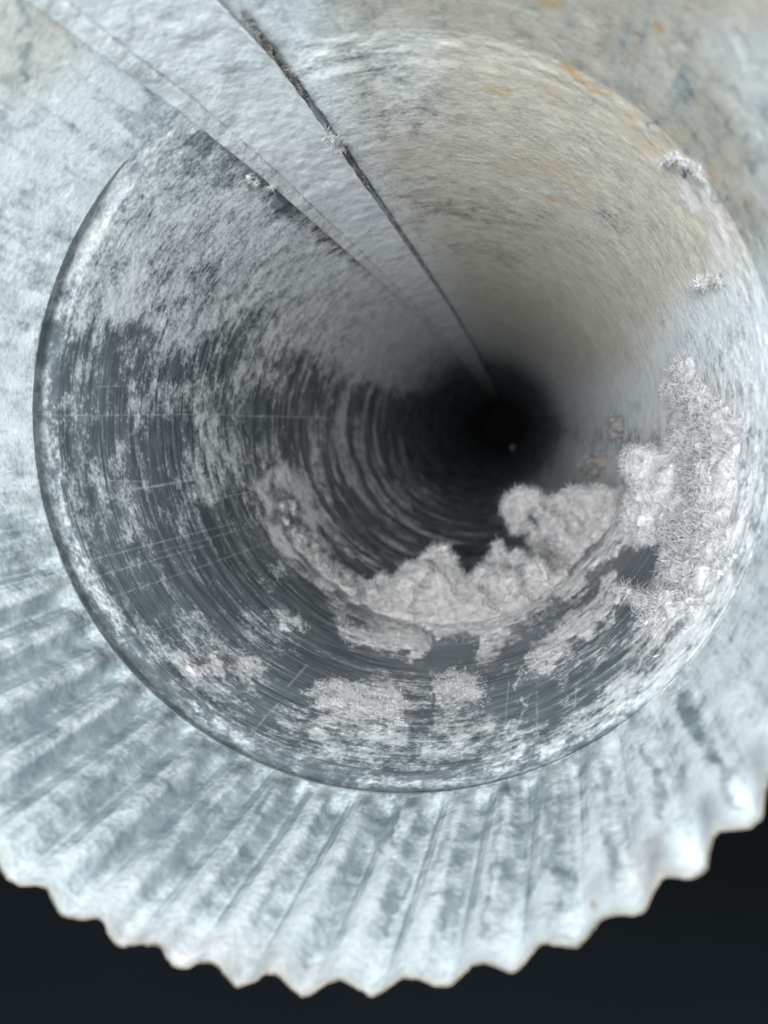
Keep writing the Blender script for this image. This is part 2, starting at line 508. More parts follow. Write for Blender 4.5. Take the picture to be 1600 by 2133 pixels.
RUST = [
    ('l', [(1175, 135), (1215, 165), (1265, 190)], (9, 8), 1.0),
    ('l', [(1020, 182), (1062, 190)], (7, 6), 0.9),
    ('l', [(1130, 4), (1170, 12)], (9, 8), 1.0),
    ('l', [(1366, 48), (1372, 62)], (8, 7), 1.0),
    ('l', [(1140, 185), (1160, 210)], (16, 14), 0.5),
    ('l', [(1065, 345), (1120, 350), (1170, 360)], (24, 22), 0.42),
    ('l', [(1150, 415), (1210, 430)], (7, 7), 0.9),
    ('l', [(1310, 250), (1345, 300), (1400, 300)], (18, 16), 0.5),
    ('l', [(1325, 90), (1310, 130)], (14, 14), 0.5),
    ('l', [(1170, 370), (1215, 390), (1215, 420)], (14, 14), 0.35),
    ('l', [(1478, 350), (1482, 380)], (9, 9), 0.6),
    ('l', [(1240, 1972), (1200, 1975)], (9, 8), 0.7),
    ('l', [(1535, 1775), (1525, 1795)], (8, 8), 0.7),
    ('l', [(1230, 1880), (1238, 1890)], (5, 5), 0.8),
]
THICK = [
    ('p', [(640, 1440), (700, 1420), (800, 1410), (845, 1430), (840, 1470), (850, 1530), (760, 1530), (620, 1500), (690, 1480), (720, 1462), (660, 1462)], 10, 0.40),
    ('p', [(905, 1410), (960, 1395), (1010, 1410), (1030, 1440), (1000, 1462), (950, 1480), (905, 1470)], 10, 0.3),
    ('p', [(380, 1365), (440, 1368), (475, 1395), (460, 1405), (400, 1395)], 6, 0.45),
    ('p', [(700, 1300), (760, 1310), (880, 1330), (890, 1350), (830, 1372), (770, 1350), (715, 1330)], 8, 0.7),
    ('p', [(890, 1290), (1010, 1290), (1110, 1260), (1240, 1150), (1300, 1060), (1350, 1040), (1330, 1090), (1250, 1190), (1150, 1290), (1060, 1325), (985, 1330), (900, 1318)], 8, 1.1),
    ('l', [(1105, 1420), (1120, 1385), (1180, 1330), (1250, 1270), (1280, 1215)], (14, 8), 0.5),
    ('l', [(600, 975), (625, 1040), (650, 1100), (668, 1150)], (12, 8), 0.5),
    ('l', [(900, 1625), (1010, 1612), (1140, 1545), (1260, 1480), (1370, 1400), (1450, 1320), (1520, 1220), (1560, 1120)], (20, 16), 0.2),
    ('l', [(575, 1280), (600, 1295), (622, 1318)], (11, 7), 0.5),
    ('p', [(1420, 1000), (1440, 780), (1540, 700), (1575, 900), (1560, 1120), (1500, 1240), (1420, 1330), (1360, 1310), (1420, 1150)], 30, 0.6),
]


def lay(X, Y, base, marks, blur=1.0):
    v = np.array(base, float)
    for k, pts, wd, val in marks:
        if blur != 1.0:
            wd = (wd if wd < 6 else wd * blur) if k == 'p' else (wd[0], wd[1] * (blur if wd[0] > 6 else 1))
        wt = polyw(X, Y, pts, wd) if k == 'p' else linew(X, Y, pts, wd[0], wd[1])
        v = v * (1 - wt) + val * wt
    return v


SCRATCH = [
    ([(195, 1165), (330, 1130), (480, 1092)], 1.6), ([(160, 1212), (300, 1172), (430, 1136)], 1.4), ([(120, 866), (400, 863), (740, 872)], 1.6),
    ([(60, 862), (130, 866)], 2.0), ([(250, 1022), (330, 1012), (395, 1000)], 4.0), ([(190, 1000), (300, 1003)], 1.5), ([(230, 1245), (420, 1180), (560, 1130)], 1.2),
    ([(600, 1430), (640, 1385)], 2.2), ([(520, 1530), (580, 1465)], 2.2), ([(420, 1045), (520, 1025)], 1.5), ([(1065, 1540), (1105, 1445)], 2.0),
    ([(960, 1400), (955, 1440)], 1.6), ([(1195, 1500), (1200, 1440)], 1.6), ([(915, 1530), (960, 1475)], 1.4), ([(200, 805), (300, 803)], 1.4),
    ([(1245, 1280), (1262, 1300)], 1.3), ([(330, 1150), (520, 1098)], 1.0), ([(270, 1330), (420, 1290)], 1.2), ([(1045, 1580), (1060, 1420)], 1.3),
    ([(1120, 1540), (1118, 1440)], 1.5), ([(0, 1205), (70, 1192)], 2.0), ([(0, 1222), (60, 1208)], 2.0),
]


def dirt(P, collar):
    """attributes for points P (n,3) on the sheet"""
    X, Y = chart(P)
    th = np.arctan2(P[:, 2], P[:, 0])
    u, y = ((th - math.radians(110)) % (2 * math.pi)) * R * 1000, P[:, 1] * 1000        # millimetres round and along
    wx = (fbm(0, X / 46, Y / 46, 4) - 0.5) * 64 + (fbm(4, X / 12, Y / 12, 3) - 0.5) * 18
    wy = (fbm(2, X / 46 + 50, Y / 46, 4) - 0.5) * 64 + (fbm(6, X / 12 + 9, Y / 12, 3) - 0.5) * 18
    Xw, Yw = X + wx, Y + wy
    rho = np.hypot(X - 1062, Y - 890)
    ang = np.degrees(np.arctan2(Y - 890, X - 1062)) % 360            # 0 right, 90 down, 180 left
    if collar:
        base = 0.77 + 0 * X
    else:
        base = 0.72 + 0.16 * sstep(225, 262, ang) + 0.14 * sstep(420, 300, rho)
    v = lay(Xw, Yw, base, DUST[:1], 1.7)
    if not collar:
        # rings of dust blown round the pipe, left and bottom
        zone = sstep(95, 112, ang) * sstep(206, 186, ang) * sstep(560, 470, rho) * sstep(90, 140, rho)
        rg = fbm(3, u / 34, np.log(y + 61.0) * 30, 4, 0.62)
        v = v * (1 - zone * 0.75) + zone * 0.75 * (0.05 + 0.75 * sstep(0.46, 0.70, rg))
    v = lay(Xw, Yw, v, DUST[1:], 1.7)
    # uneven cover: mottles, streaks round the pipe, brushed streaks along the collar
    mo = (fbm(9, u / 2.6, y / 2.6, 6, 0.68) - 0.5) * 2.0
    fi = (fbm(1, u / 0.55, y / 0.55, 3, 0.7) - 0.5) * 1.6
    st = (fbm(5, u / 9.0, y / 1.2, 5, 0.62) - 0.5) * 2.0
    if collar:
        al = (fbm(3, u / 1.1, y / 13.0, 4, 0.6) - 0.5) * 2.0
        v = v + 0.22 * mo + 0.20 * fi + 0.03 * st + 0.34 * al
    else:
        smooth = 1 - 0.30 * sstep(196, 216, ang) - 0.20 * sstep(235, 265, ang)
        zr = sstep(25, 5, np.minimum(ang, 360 - ang)) * sstep(330, 250, rho)
        v = v * (1 - zr * 0.6) + zr * 0.6 * (0.3 + 0.6 * fbm(7, u / 5, y / 9, 3))
        lowz = sstep(70, 85, ang) * sstep(215, 190, ang) + sstep(18, 30, ang) * sstep(85, 70, ang)
        v = v + lowz * sstep(330, 430, rho) * 0.75 * (fbm(4, u / 10, y / 7, 5, 0.62) - 0.55)
        v = v - 0.75 * sstep(0.26, 0.72, P[:, 1])                    # dust thinned inward to paint in the bore's growing darkness
        v = v + (0.50 * mo + 0.36 * fi + 0.22 * st) * smooth
    v = np.clip(v, -0.3, 1.15)
    scr = 0 * X
    for pts, wd in SCRATCH:
        scr = np.maximum(scr, linew(X, Y, pts, wd * 0.6, 1.6) * np.clip(0.15 + 1.5 * fbm(2, X / 9, Y / 9, 3), 0, 1))
    v = np.maximum(v, scr * 0.45)
    warm = np.clip(lay(Xw * 0.6 + X * 0.4, Yw * 0.6 + Y * 0.4, 0 * X, WARM) * (0.75 + 0.5 * fbm(3, u / 14, y / 14, 3)), 0, 1)
    pink = np.clip(lay(Xw, Yw, 0 * X, PINK) + 0.12, 0, 1)
    rust = np.clip(lay(X + wx * 0.35, Y + wy * 0.35, 0 * X, RUST), 0, 1)
    thick = lay(Xw, Yw, 0 * X, THICK) * (0.5 + fbm(8, u / 2.2, y / 2.2, 4))
    return dict(dust=v, warm=warm, pink=pink, rust=rust, scratch=np.clip(scr * 0.8, 0, 1),
                mott=np.clip(0.5 + 0.75 * mo, 0, 1), ring=np.clip(0.5 + 0.8 * st, 0, 1)), thick


# ------------------------------------------------------------------ the duct
L_COLLAR, L_BEAD, L_END = 0.038, 0.0452, 2.1
RIM_C, RIM_R = np.array([-0.0024, -0.0004]), 0.0498
N_CRIMP = 50

duct = thing('duct_pipe', 'round galvanized steel duct with crimped open end, dusty inside', 'duct')

# seam position: angle of its right edge and width, along y
SEAM_Y = np.array([-0.001, 0.023, 0.041, 0.066, 0.15, 0.25, 0.45, 0.8, 2.2])
SEAM_R = np.radians([106.0, 105.7, 105.0, 104.0, 101.4, 98.7, 95.6, 94, 93.5])
SEAM_L = np.radians([122.6, 122.2, 121.6, 120.0, 117.0, 113.9, 110.6, 109, 108.5])


def collar_radius(th, y):
    """crimped collar: centre and radius morph from rim to bead, with flutes"""
    t = np.clip(y / L_COLLAR, 0, 1)
    ex, ez = RIM_C[0] * (1 - t), RIM_C[1] * (1 - t)
    r = RIM_R * (1 - t) + R * t
    deg = (np.degrees(th) + 360) % 360
    # flutes stand deepest along the bottom and lower sides
    low = 0.22 + 0.78 * sstep(178, 215, deg) * sstep(372, 325, np.where(deg < 90, deg + 360, deg))
    ph = N_CRIMP * th + CRIMP_PHASE + 0.35 * np.sin(th * 7)
    s = np.cos(ph + 0.12 * np.cos(ph))
    ramp = sstep(1.0, 0.84, t) * 0.70 + 0.30 * (1 - t)
    rt = 0.30 + 0.70 * sstep(318, 288, np.where(deg < 90, deg + 360, deg))          # flatter towards the right
    body = low * ramp * rt + low * (1 - rt) * 0.8 * sstep(0.22, 0.0, t)
    r = r + 0.00080 * (1 + 0.25 * np.sin(th * 3.7 + 1) * np.sin(th * 11)) * s * body
    return r, ex, ez


def _phase():
    pk = np.array([(62, 1875), (195, 1950), (330, 2002), (470, 2042), (620, 2062), (770, 2072), (925, 2060), (1085, 2022),
                   (1240, 1972), (1385, 1892), (1525, 1792)], float)
    P = depth_at(pk[:, 0], pk[:, 1], 0.0)
    th = np.arctan2(P[:, 2] - RIM_C[1], P[:, 0] - RIM_C[0])
    z = np.exp(1j * N_CRIMP * th + 1j * 0.35 * np.sin(th * 7)).sum()
    return -np.angle(z)


CRIMP_PHASE = _phase()

nu, nv = 1700, 120
th = np.linspace(-math.pi, math.pi, nu, endpoint=False)
yy = np.linspace(0, L_COLLAR, nv)
TH, YY = np.meshgrid(th, yy)
r, ex, ez = collar_radius(TH, YY)
P0 = np.stack([ex + r * np.cos(TH), YY, ez + r * np.sin(TH)], -1).reshape(-1, 3)
att, thick = dirt(P0, True)
wob = (fbm(1, TH * R * 1000 / 3.0, YY * 1000 / 3.0, 4) - 0.5) * 0.000018 + (fbm(6, TH * R * 1000 / 0.7, YY * 1000 / 0.7, 3) - 0.5) * 0.000008
# little pits and bumps hammered by the crimper
pit = sstep(0.70, 0.80, fbm(9, TH * R * 1000 / 2.2, YY * 1000 / 4.0, 2)) * 0.00004
ragged = (fbm(2, TH * 60, 0 * TH, 4) - 0.5) * 0.0008 * sstep(0.004, 0, YY)
r = r - wob + pit
Y2 = YY - ragged
Pin = np.stack([ex + r * np.cos(TH), Y2, ez + r * np.sin(TH)], -1).reshape(-1, 3)
ro = r + 0.00032
jj = [0, 3, 10, 20, 45, 80, nv - 1]
rq = ro + 0.0011 * sstep(0, 0.004, YY)
Pout = np.stack([ex + rq * np.cos(TH), Y2, ez + rq * np.sin(TH)], -1)[jj][:, ::4].reshape(-1, 3)
i = np.arange(nu)
edge_out = np.stack([ex + ro * np.cos(TH), Y2, ez + ro * np.sin(TH)], -1)[0]
crest = sstep(0.0115, 0.0, YY).ravel()
att['dust'] = att['dust'] + 0.16 * crest
# dust thinned in flute creases and on one flank, painting in their shade
phs = (N_CRIMP * TH + CRIMP_PHASE + 0.35 * np.sin(TH * 7)).ravel()
dgc = (np.degrees(TH).ravel() + 360) % 360
lowc = sstep(178, 215, dgc) * sstep(372, 325, np.where(dgc < 90, dgc + 360, dgc)) * sstep(0.0375, 0.033, YY.ravel())
crs = np.exp(-((1 - np.cos(phs - 0.9)) / 0.055)) + 0.7 * np.exp(-((1 - np.cos(phs - 1.6)) / 0.02)) + 0.46 * sstep(0.0, 0.7, np.cos(phs + 0.9))
rtc = 0.35 + 0.65 * sstep(318, 285, np.where(dgc < 90, dgc + 360, dgc))
att['dust'] = att['dust'] - 0.58 * rtc * crs * lowc * (1 - 0.6 * crest)
att['warm'] = np.clip(att['warm'] + 0.35 * sstep(0.0016, 0.0, YY).ravel(), 0, 1)
att['patina'] = np.full(len(Pin), 1.0)
make_mesh('crimped_collar', Pin, grid_faces(nu, nv, True), M_WALL, duct, attrs=att)
make_mesh('collar_outside', Pout, grid_faces(len(th[::4]), len(jj), True)[:, ::-1], M_STEEL, duct)
make_mesh('cut_edge', np.vstack([Pin[:nu], edge_out]), np.stack([i, i + nu, (i + 1) % nu + nu, (i + 1) % nu], -1), M_EDGE, duct)

# bead: a groove rolled outward, with a lip on its near side
nu, nv = 1500, 40
th = np.linspace(-math.pi, math.pi, nu, endpoint=False)
s = np.linspace(0, 1, nv)
yb = L_COLLAR + (L_BEAD - L_COLLAR) * s
TH, S = np.meshgrid(th, s)
deg = (np.degrees(TH) + 360) % 360
d2 = np.where(deg < 150, deg + 360, deg)
soft_top = 1 - sstep(325, 350, d2) * sstep(508, 490, d2)
low_left = sstep(185, 215, deg) * sstep(285, 262, deg)
side = 1 - 0.75 * sstep(290, 325, np.where(deg < 100, deg + 360, deg)) * sstep(450, 410, np.where(deg < 100, deg + 360, deg))
side = side * (1 - 0.5 * sstep(215, 245, deg) * sstep(345, 325, deg))
prof = side * (0.0005 * sstep(0.06, 0.11, S) * sstep(0.21, 0.12, S) + 0.00055 * sstep(0.06, 0.14, S) * sstep(1.0, 0.3, S)) - 0.00003 * np.exp(-((S - 0.05) / 0.05) ** 2)
r = R + prof * soft_top
YB = L_COLLAR + (L_BEAD - L_COLLAR) * S
P0 = np.stack([R * np.cos(TH), YB, R * np.sin(TH)], -1).reshape(-1, 3)
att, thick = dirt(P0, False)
r = r - (fbm(1, TH * R * 1000 / 2.0, YB * 1000 / 2.0, 3) - 0.5) * 0.0002 * sstep(0, .2, S) * sstep(1, .8, S)
Pin = np.stack([r * np.cos(TH), YB, r * np.sin(TH)], -1).reshape(-1, 3)
att['dust'] = att['dust'] - (0.22 * sstep(0.12, 0.25, S) * sstep(150, 175, deg) * sstep(300, 270, deg)).ravel()  # dust thinned so the slope facing the lamp is painted darker
topn = sstep(395, 420, d2) * sstep(500, 470, d2)
att['patina'] = (0.9 - 0.55 * S + 0.12 * S * topn).ravel()
att['dust'] = att['dust'] - (0.40 * low_left * np.exp(-((S - 0.03) / 0.06) ** 2)).ravel()
make_mesh('bead', Pin, grid_faces(nu, nv, True), M_WALL, duct, attrs=att)
nb = 300
thb = np.linspace(-math.pi, math.pi, nb, endpoint=False)
THb, Sb = np.meshgrid(thb, np.linspace(0, 1, 14))
rb = R + 0.0013 + 0.0010 * np.sin(Sb * math.pi)
make_mesh('bead_outside', np.stack([rb * np.cos(THb), L_COLLAR + (L_BEAD - L_COLLAR) * Sb, rb * np.sin(THb)], -1).reshape(-1, 3),
          grid_faces(nb, 14, True)[:, ::-1], M_STEEL, duct)

# wall
nu, nv = 1400, 430
th = np.linspace(-math.pi, math.pi, nu, endpoint=False)
k = np.linspace(1 / (L_BEAD + 0.0614), 1 / (L_END + 0.0614), nv)
yy = 1 / k - 0.0614
TH, YY = np.meshgrid(th, yy)
P0 = np.stack([R * np.cos(TH), YY, R * np.sin(TH)], -1).reshape(-1, 3)
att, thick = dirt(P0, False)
fade = sstep(L_BEAD, L_BEAD + 0.003, YY)
U, W = TH * R * 1000, YY * 1000
relief = 0.00010 * (fbm(1, U / 1.1, W / 1.1, 4) - 0.4) * np.clip(att['dust'], 0, 1).reshape(TH.shape)
relief = relief + thick.reshape(TH.shape) * 0.00042 + 0.00035 * (fbm(2, U / 30, W / 50, 3) - 0.5)
# step where the next length of pipe is pushed over the first
sgap = (np.interp(YY, SEAM_Y, SEAM_R) - TH) * R * 1000          # mm to the right of the seam edge
sgw = 0.35 + 0.6 * fbm(6, YY * 1000 / 5.0, 0 * YY, 4)
relief = relief - 0.0007 * sstep(-0.3, 0.1, sgap) * sstep(sgw, sgw * 0.5, sgap)
att['dust'] = att['dust'] - 0.35 * (sstep(-0.3, 0.1, sgap) * sstep(0.9, 0.2, sgap)).ravel()
sl = (TH - np.interp(YY, SEAM_Y, SEAM_L)) * R * 1000           # mm to the left of the seam
att['dust'] = att['dust'] - (0.34 * sstep(-1, 0, sl) * sstep(4.5, 0.3, sl) * sstep(0.2, 0.1, YY)).ravel()  # less dust here, partly painting the shade beside the seam's left edge
relief = relief - 0.0006 * sstep(0.60, 0.603, YY)
dim = wall_at(np.array([1420.0]), np.array([352.0]))[0]
dd = np.sqrt((P0 - dim) ** 2 @ np.ones(3)).reshape(TH.shape)
relief = relief - 0.0022 * sstep(0.0015, 0.0006, dd) + 0.0007 * np.exp(-((dd - 0.0026) / 0.0010) ** 2)
r = R - relief * fade
Pin = np.stack([r * np.cos(TH), YY, r * np.sin(TH)], -1).reshape(-1, 3)
dw = (np.degrees(TH) + 360) % 360
dw = np.where(dw < 150, dw + 360, dw)
topw = sstep(395, 420, dw) * sstep(500, 470, dw)
att['patina'] = ((0.35 + 0.12 * topw) * sstep(0.10 + 0.03 * topw, 0.045, YY)).ravel()
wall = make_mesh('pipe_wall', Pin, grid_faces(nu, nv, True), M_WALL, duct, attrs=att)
WALL_P, WALL_T = Pin, thick
THb, Yb = np.meshgrid(thb, np.array([L_BEAD, 0.3, 0.6, 0.6035, L_END + 0.002]))
rb = R + 0.003 + 0 * Yb
rb[0] = R + 0.0013
make_mesh('outer_wall', np.stack([rb * np.cos(THb), Yb, rb * np.sin(THb)], -1).reshape(-1, 3),
          grid_faces(nb, 5, True)[:, ::-1], M_STEEL, duct)
# closed far end, coloured near-black to stand for the unlit bore
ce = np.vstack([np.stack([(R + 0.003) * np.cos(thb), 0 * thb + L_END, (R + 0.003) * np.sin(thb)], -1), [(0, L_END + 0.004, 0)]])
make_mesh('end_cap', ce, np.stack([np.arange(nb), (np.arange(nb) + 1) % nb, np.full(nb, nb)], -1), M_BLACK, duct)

# lock seam: folded strip with an undercut edge, laid along the inside
prof = [  # (fraction across from left edge 0 to right edge 1, height mm)
    (-0.010, -0.3), (0.0, 0.35), (0.012, 0.95), (0.03, 1.08), (0.10, 1.12), (0.15, 1.06), (0.172, 0.96), (0.184, 0.70), (0.196, 0.86),
    (0.215, 0.98), (0.30, 1.02), (0.45, 1.05), (0.60, 1.08), (0.75, 1.12), (0.88, 1.20), (0.96, 1.30), (0.985, 1.34), (0.998, 1.28), (1.0, 1.16),
    (0.99, 1.06), (0.95, 1.0), (0.86, 0.9), (0.80, 0.2), (0.80, -0.4)]
pf, ph_ = np.array([a for a, b in prof]), np.array([b for a, b in prof])
m = [0.0]
for a in range(1, len(pf)):
    m.append(m[-1] + max(1, int(round(abs(pf[a] - pf[a - 1]) * 70))))
tt = np.arange(m[-1] + 1)
pf, ph_ = np.interp(tt, m, pf), np.interp(tt, m, ph_)
k = np.linspace(1 / (0.0 + 0.0614), 1 / (L_END + 0.06), 620)
ys = 1 / k - 0.0614
ns = len(pf)
PF, YS = np.meshgrid(pf, ys)
PH = np.meshgrid(ph_, ys)[0]
thr, thl = np.interp(YS, SEAM_Y, SEAM_R), np.interp(YS, SEAM_Y, SEAM_L)
edge = (fbm(4, YS * 1000 / 3.0, PF * 0, 4) - 0.5) * 0.006
tha = thl + (thr - thl) * PF + edge * sstep(0.7, 1, PF)
hh = PH * 0.00118 * (1 + 0.25 * (fbm(8, YS * 1000 / 16.0, 0 * YS, 3) - 0.5)) + (fbm(7, tha * R * 1000 / 2.0, YS * 1000 / 3.0, 4) - 0.5) * 0.00022 * (PF > 0) * (PF < 0.97)
base_r = R + 0 * YS
rc, exs, ezs = collar_radius(tha, np.clip(YS, 0, L_COLLAR))
tmix = sstep(L_COLLAR - 0.001, L_COLLAR + 0.001, YS)
base_r = rc * (1 - tmix) + R * tmix
exs, ezs = exs * (1 - tmix), ezs * (1 - tmix)
rr_ = base_r - hh
Ps = np.stack([exs + rr_ * np.cos(tha), YS, ezs + rr_ * np.sin(tha)], -1).reshape(-1, 3)
Xs, Ys = chart(Ps)
u = tha.ravel() * R * 1000
sd = 0.90 + 0.40 * (fbm(5, u / 4.0, YS.ravel() * 1000 / 5.0, 4) - 0.5)
pfr = PF.ravel()
sd = sd - 0.14 * (pfr < 0.17) - 0.35 * np.exp(-((pfr - 0.184) / 0.012) ** 2)
att = dict(dust=sd, warm=0.12 * np.exp(-((pfr - 0.09) / 0.07) ** 2), pink=0.15 + 0 * sd, rust=0 * sd, scratch=0 * sd,
           mott=np.clip(0.5 + 1.3 * (fbm(9, u / 2.6, YS.ravel() * 1000 / 2.6, 5, 0.65) - 0.5), 0, 1), ring=0.5 + 0 * sd,
           patina=0.75 * sstep(0.075, 0.03, YS).ravel())
make_mesh('lock_seam', Ps, grid_faces(ns, len(ys), False), M_WALL, duct, attrs=att)

# ------------------------------------------------------------------ lint
def fibres(P, N, length, rad, curl, seed, segs=4):
    """thin ribbons growing from points P along N with random curl"""
    g = np.random.default_rng(seed)
    n = len(P)
    d = N + g.normal(0, 0.75, (n, 3))
    d /= np.linalg.norm(d, axis=1)[:, None]
    ln = length * g.uniform(0.35, 1.3, n) / segs
    pts = [P]
    bend = g.normal(0, curl, (n, 3))
    for s_ in range(segs):
        d = d + bend + g.normal(0, curl * 0.7, (n, 3))
        d /= np.linalg.norm(d, axis=1)[:, None]
        pts.append(pts[-1] + d * ln[:, None])
    pts = np.stack(pts, 1)                       # n, segs+1, 3
    rr = np.hypot(pts[..., 0], pts[..., 2])
    kk = np.minimum(1, (R - 0.00025) / np.maximum(rr, 1e-6))
    pts[..., 0] *= kk
    pts[..., 2] *= kk
    a = np.cross(d, g.normal(0, 1, (n, 3)))
    a /= np.linalg.norm(a, axis=1)[:, None]
    w_ = rad * 1.5 * np.linspace(1, 0.4, segs + 1)
    off = a[:, None, :] * w_[None, :, None]
    V = np.stack([pts - off, pts + off], 2).reshape(-1, 3)
    base = (np.arange(n) * (segs + 1) * 2)[:, None, None]
    f = [(s_ * 2, s_ * 2 + 1, s_ * 2 + 3, s_ * 2 + 2) for s_ in range(segs)]
    F = (base + np.array(f)[None]).reshape(-1, 4)
    return V, F


_t = (1 + 5 ** 0.5) / 2
ICO_V = np.array([(-1, _t, 0), (1, _t, 0), (-1, -_t, 0), (1, -_t, 0), (0, -1, _t), (0, 1, _t), (0, -1, -_t), (0, 1, -_t), (_t, 0, -1), (_t, 0, 1), (-_t, 0, -1), (-_t, 0, 1)], float)
ICO_V /= np.linalg.norm(ICO_V[0])
ICO_F = np.array([(0, 11, 5), (0, 5, 1), (0, 1, 7), (0, 7, 10), (0, 10, 11), (1, 5, 9), (5, 11, 4), (11, 10, 2), (10, 7, 6), (7, 1, 8), (3, 9, 4), (3, 4, 2), (3, 2, 6), (3, 6, 8), (3, 8, 9), (4, 9, 5), (2, 4, 11), (6, 2, 10), (8, 6, 7), (9, 8, 1)])


def subdiv(V, F):
    V = list(map(tuple, V))
    mid = {}

    def m_(a, b):
        k_ = (min(a, b), max(a, b))
        if k_ not in mid:
            p = (np.array(V[a]) + np.array(V[b])) / 2
            V.append(tuple(p / np.linalg.norm(p)))
            mid[k_] = len(V) - 1
        return mid[k_]
    G = []
    for a, b, c in F:
        ab, bc, ca = m_(a, b), m_(b, c), m_(c, a)
        G += [(a, ab, ca), (b, bc, ab), (c, ca, bc), (ab, bc, ca)]
    return np.array(V), np.array(G)


SPH_V, SPH_F = subdiv(*subdiv(ICO_V, ICO_F))


def lint_body(name, balls, voxel, amp, mat, parent, fscale=1.0, smooth=30):
    """balls: (x,y,z,r) array -> one welded lumpy mass, roughened by noise"""
    B = np.array(balls, float)
    g = np.random.default_rng(len(B))
    sc = B[:, 3][:, None, None] * (1 + g.normal(0, 0.12, (len(B), 1, 3)))
    V = (SPH_V[None] * sc + B[:, None, :3]).reshape(-1, 3)
    F = (SPH_F[None] + (np.arange(len(B)) * len(SPH_V))[:, None, None]).reshape(-1, 3)
    S = 1000.0                                  # weld in millimetres
    tmp = make_mesh('weld', V * S, F)
    md = tmp.modifiers.new('remesh', 'REMESH')
    md.mode = 'VOXEL'
    md.voxel_size = voxel * S
    dg = bpy.context.evaluated_depsgraph_get()
    me = tmp.evaluated_get(dg).to_mesh()
    n = len(me.vertices)
    co = np.empty(n * 3, np.float32)
    no = np.empty(n * 3, np.float32)
    me.vertices.foreach_get('co', co)
    me.vertices.foreach_get('normal', no)
    qs = np.array([tuple(p.vertices) if len(p.vertices) == 4 else tuple(p.vertices) + (p.vertices[-1],) for p in me.polygons], np.int32)
    tmp.evaluated_get(dg).to_mesh_clear()
    md_ = tmp.data
    bpy.data.objects.remove(tmp)
    bpy.data.meshes.remove(md_)
    co, no = co.reshape(-1, 3).astype(float), no.reshape(-1, 3).astype(float)
    E_ = np.vstack([qs[:, [0, 1]], qs[:, [1, 2]], qs[:, [2, 3]], qs[:, [3, 0]]])
    cnt = np.maximum(np.bincount(E_[:, 0], minlength=n), 1)[:, None]
    for _ in range(smooth):
        acc = np.stack([np.bincount(E_[:, 0], co[E_[:, 1], k_], n) for k_ in range(3)], -1)
        co = co * 0.4 + 0.6 * acc / cnt
    dsp = np.empty((n, 3))
    for i_, c in enumerate(co):
        v = Vector(c)
        dsp[i_, 0] = mnoise.fractal(v * (0.28 / fscale), 0.9, 2.0, 3)
        dsp[i_, 1] = mnoise.fractal(v * (0.95 / fscale) + Vector((7, 3, 1)), 0.7, 2.1, 4)
        dsp[i_, 2] = mnoise.noise(v * (2.6 / fscale))
    co = co / S + no * ((dsp[:, :1] * 1.3 + dsp[:, 1:2] * 0.42 + dsp[:, 2:] * 0.12) * amp)
    rr = np.hypot(co[:, 0], co[:, 2])
    kk = np.minimum(1, (R + 0.0002) / np.maximum(rr, 1e-6))
    co[:, 0] *= kk
    co[:, 2] *= kk
    make_mesh(name, co, qs, mat, parent)
    inner = np.hypot(co[:, 0], co[:, 2]) < R - 0.00035
    if inner.sum() < 20:
        inner[:] = True
    return co[inner], no[inner]


def fuzz(name, P, N, count, length, rad, curl, mat, parent, seed):
    g = np.random.default_rng(seed)
    k_ = g.integers(0, len(P), count)
    V, F = fibres(P[k_] - N[k_] * 0.0003, N[k_], length, rad, curl, seed + 1)
    o = make_mesh(name, V, F, mat, parent, smooth=True)
    o['kind'] = 'stuff'
    return o


def lump(px, py, y, r_mm, jit=0.0):
    p = depth_at(np.array([float(px)]), np.array([float(py)]), y)[0]
    return (p[0], p[1], p[2], r_mm * 0.001)


def wall_lump(px, py, lift_mm, r_mm):
    p = wall_at(np.array([float(px)]), np.array([float(py)]))[0]
    q = np.array([p[0], 0, p[2]])
    q = q / np.linalg.norm(q)
    p = p - q * lift_mm * 0.001
    return (p[0], p[1], p[2], r_mm * 0.001)


def scatter(poly, n, seed):
    """random points inside a chart polygon"""
    p = np.array(poly, float)
    g = np.random.default_rng(seed)
    out = []
    while len(out) < n:
        q = g.uniform(p.min(0), p.max(0), (n * 4, 2))
        wq = polyw(q[:, 0], q[:, 1], poly, 0.5)
        out += [tuple(a) for a, b in zip(q, wq) if b > 0.5]
    return out[:n]


g = np.random.default_rng(5)

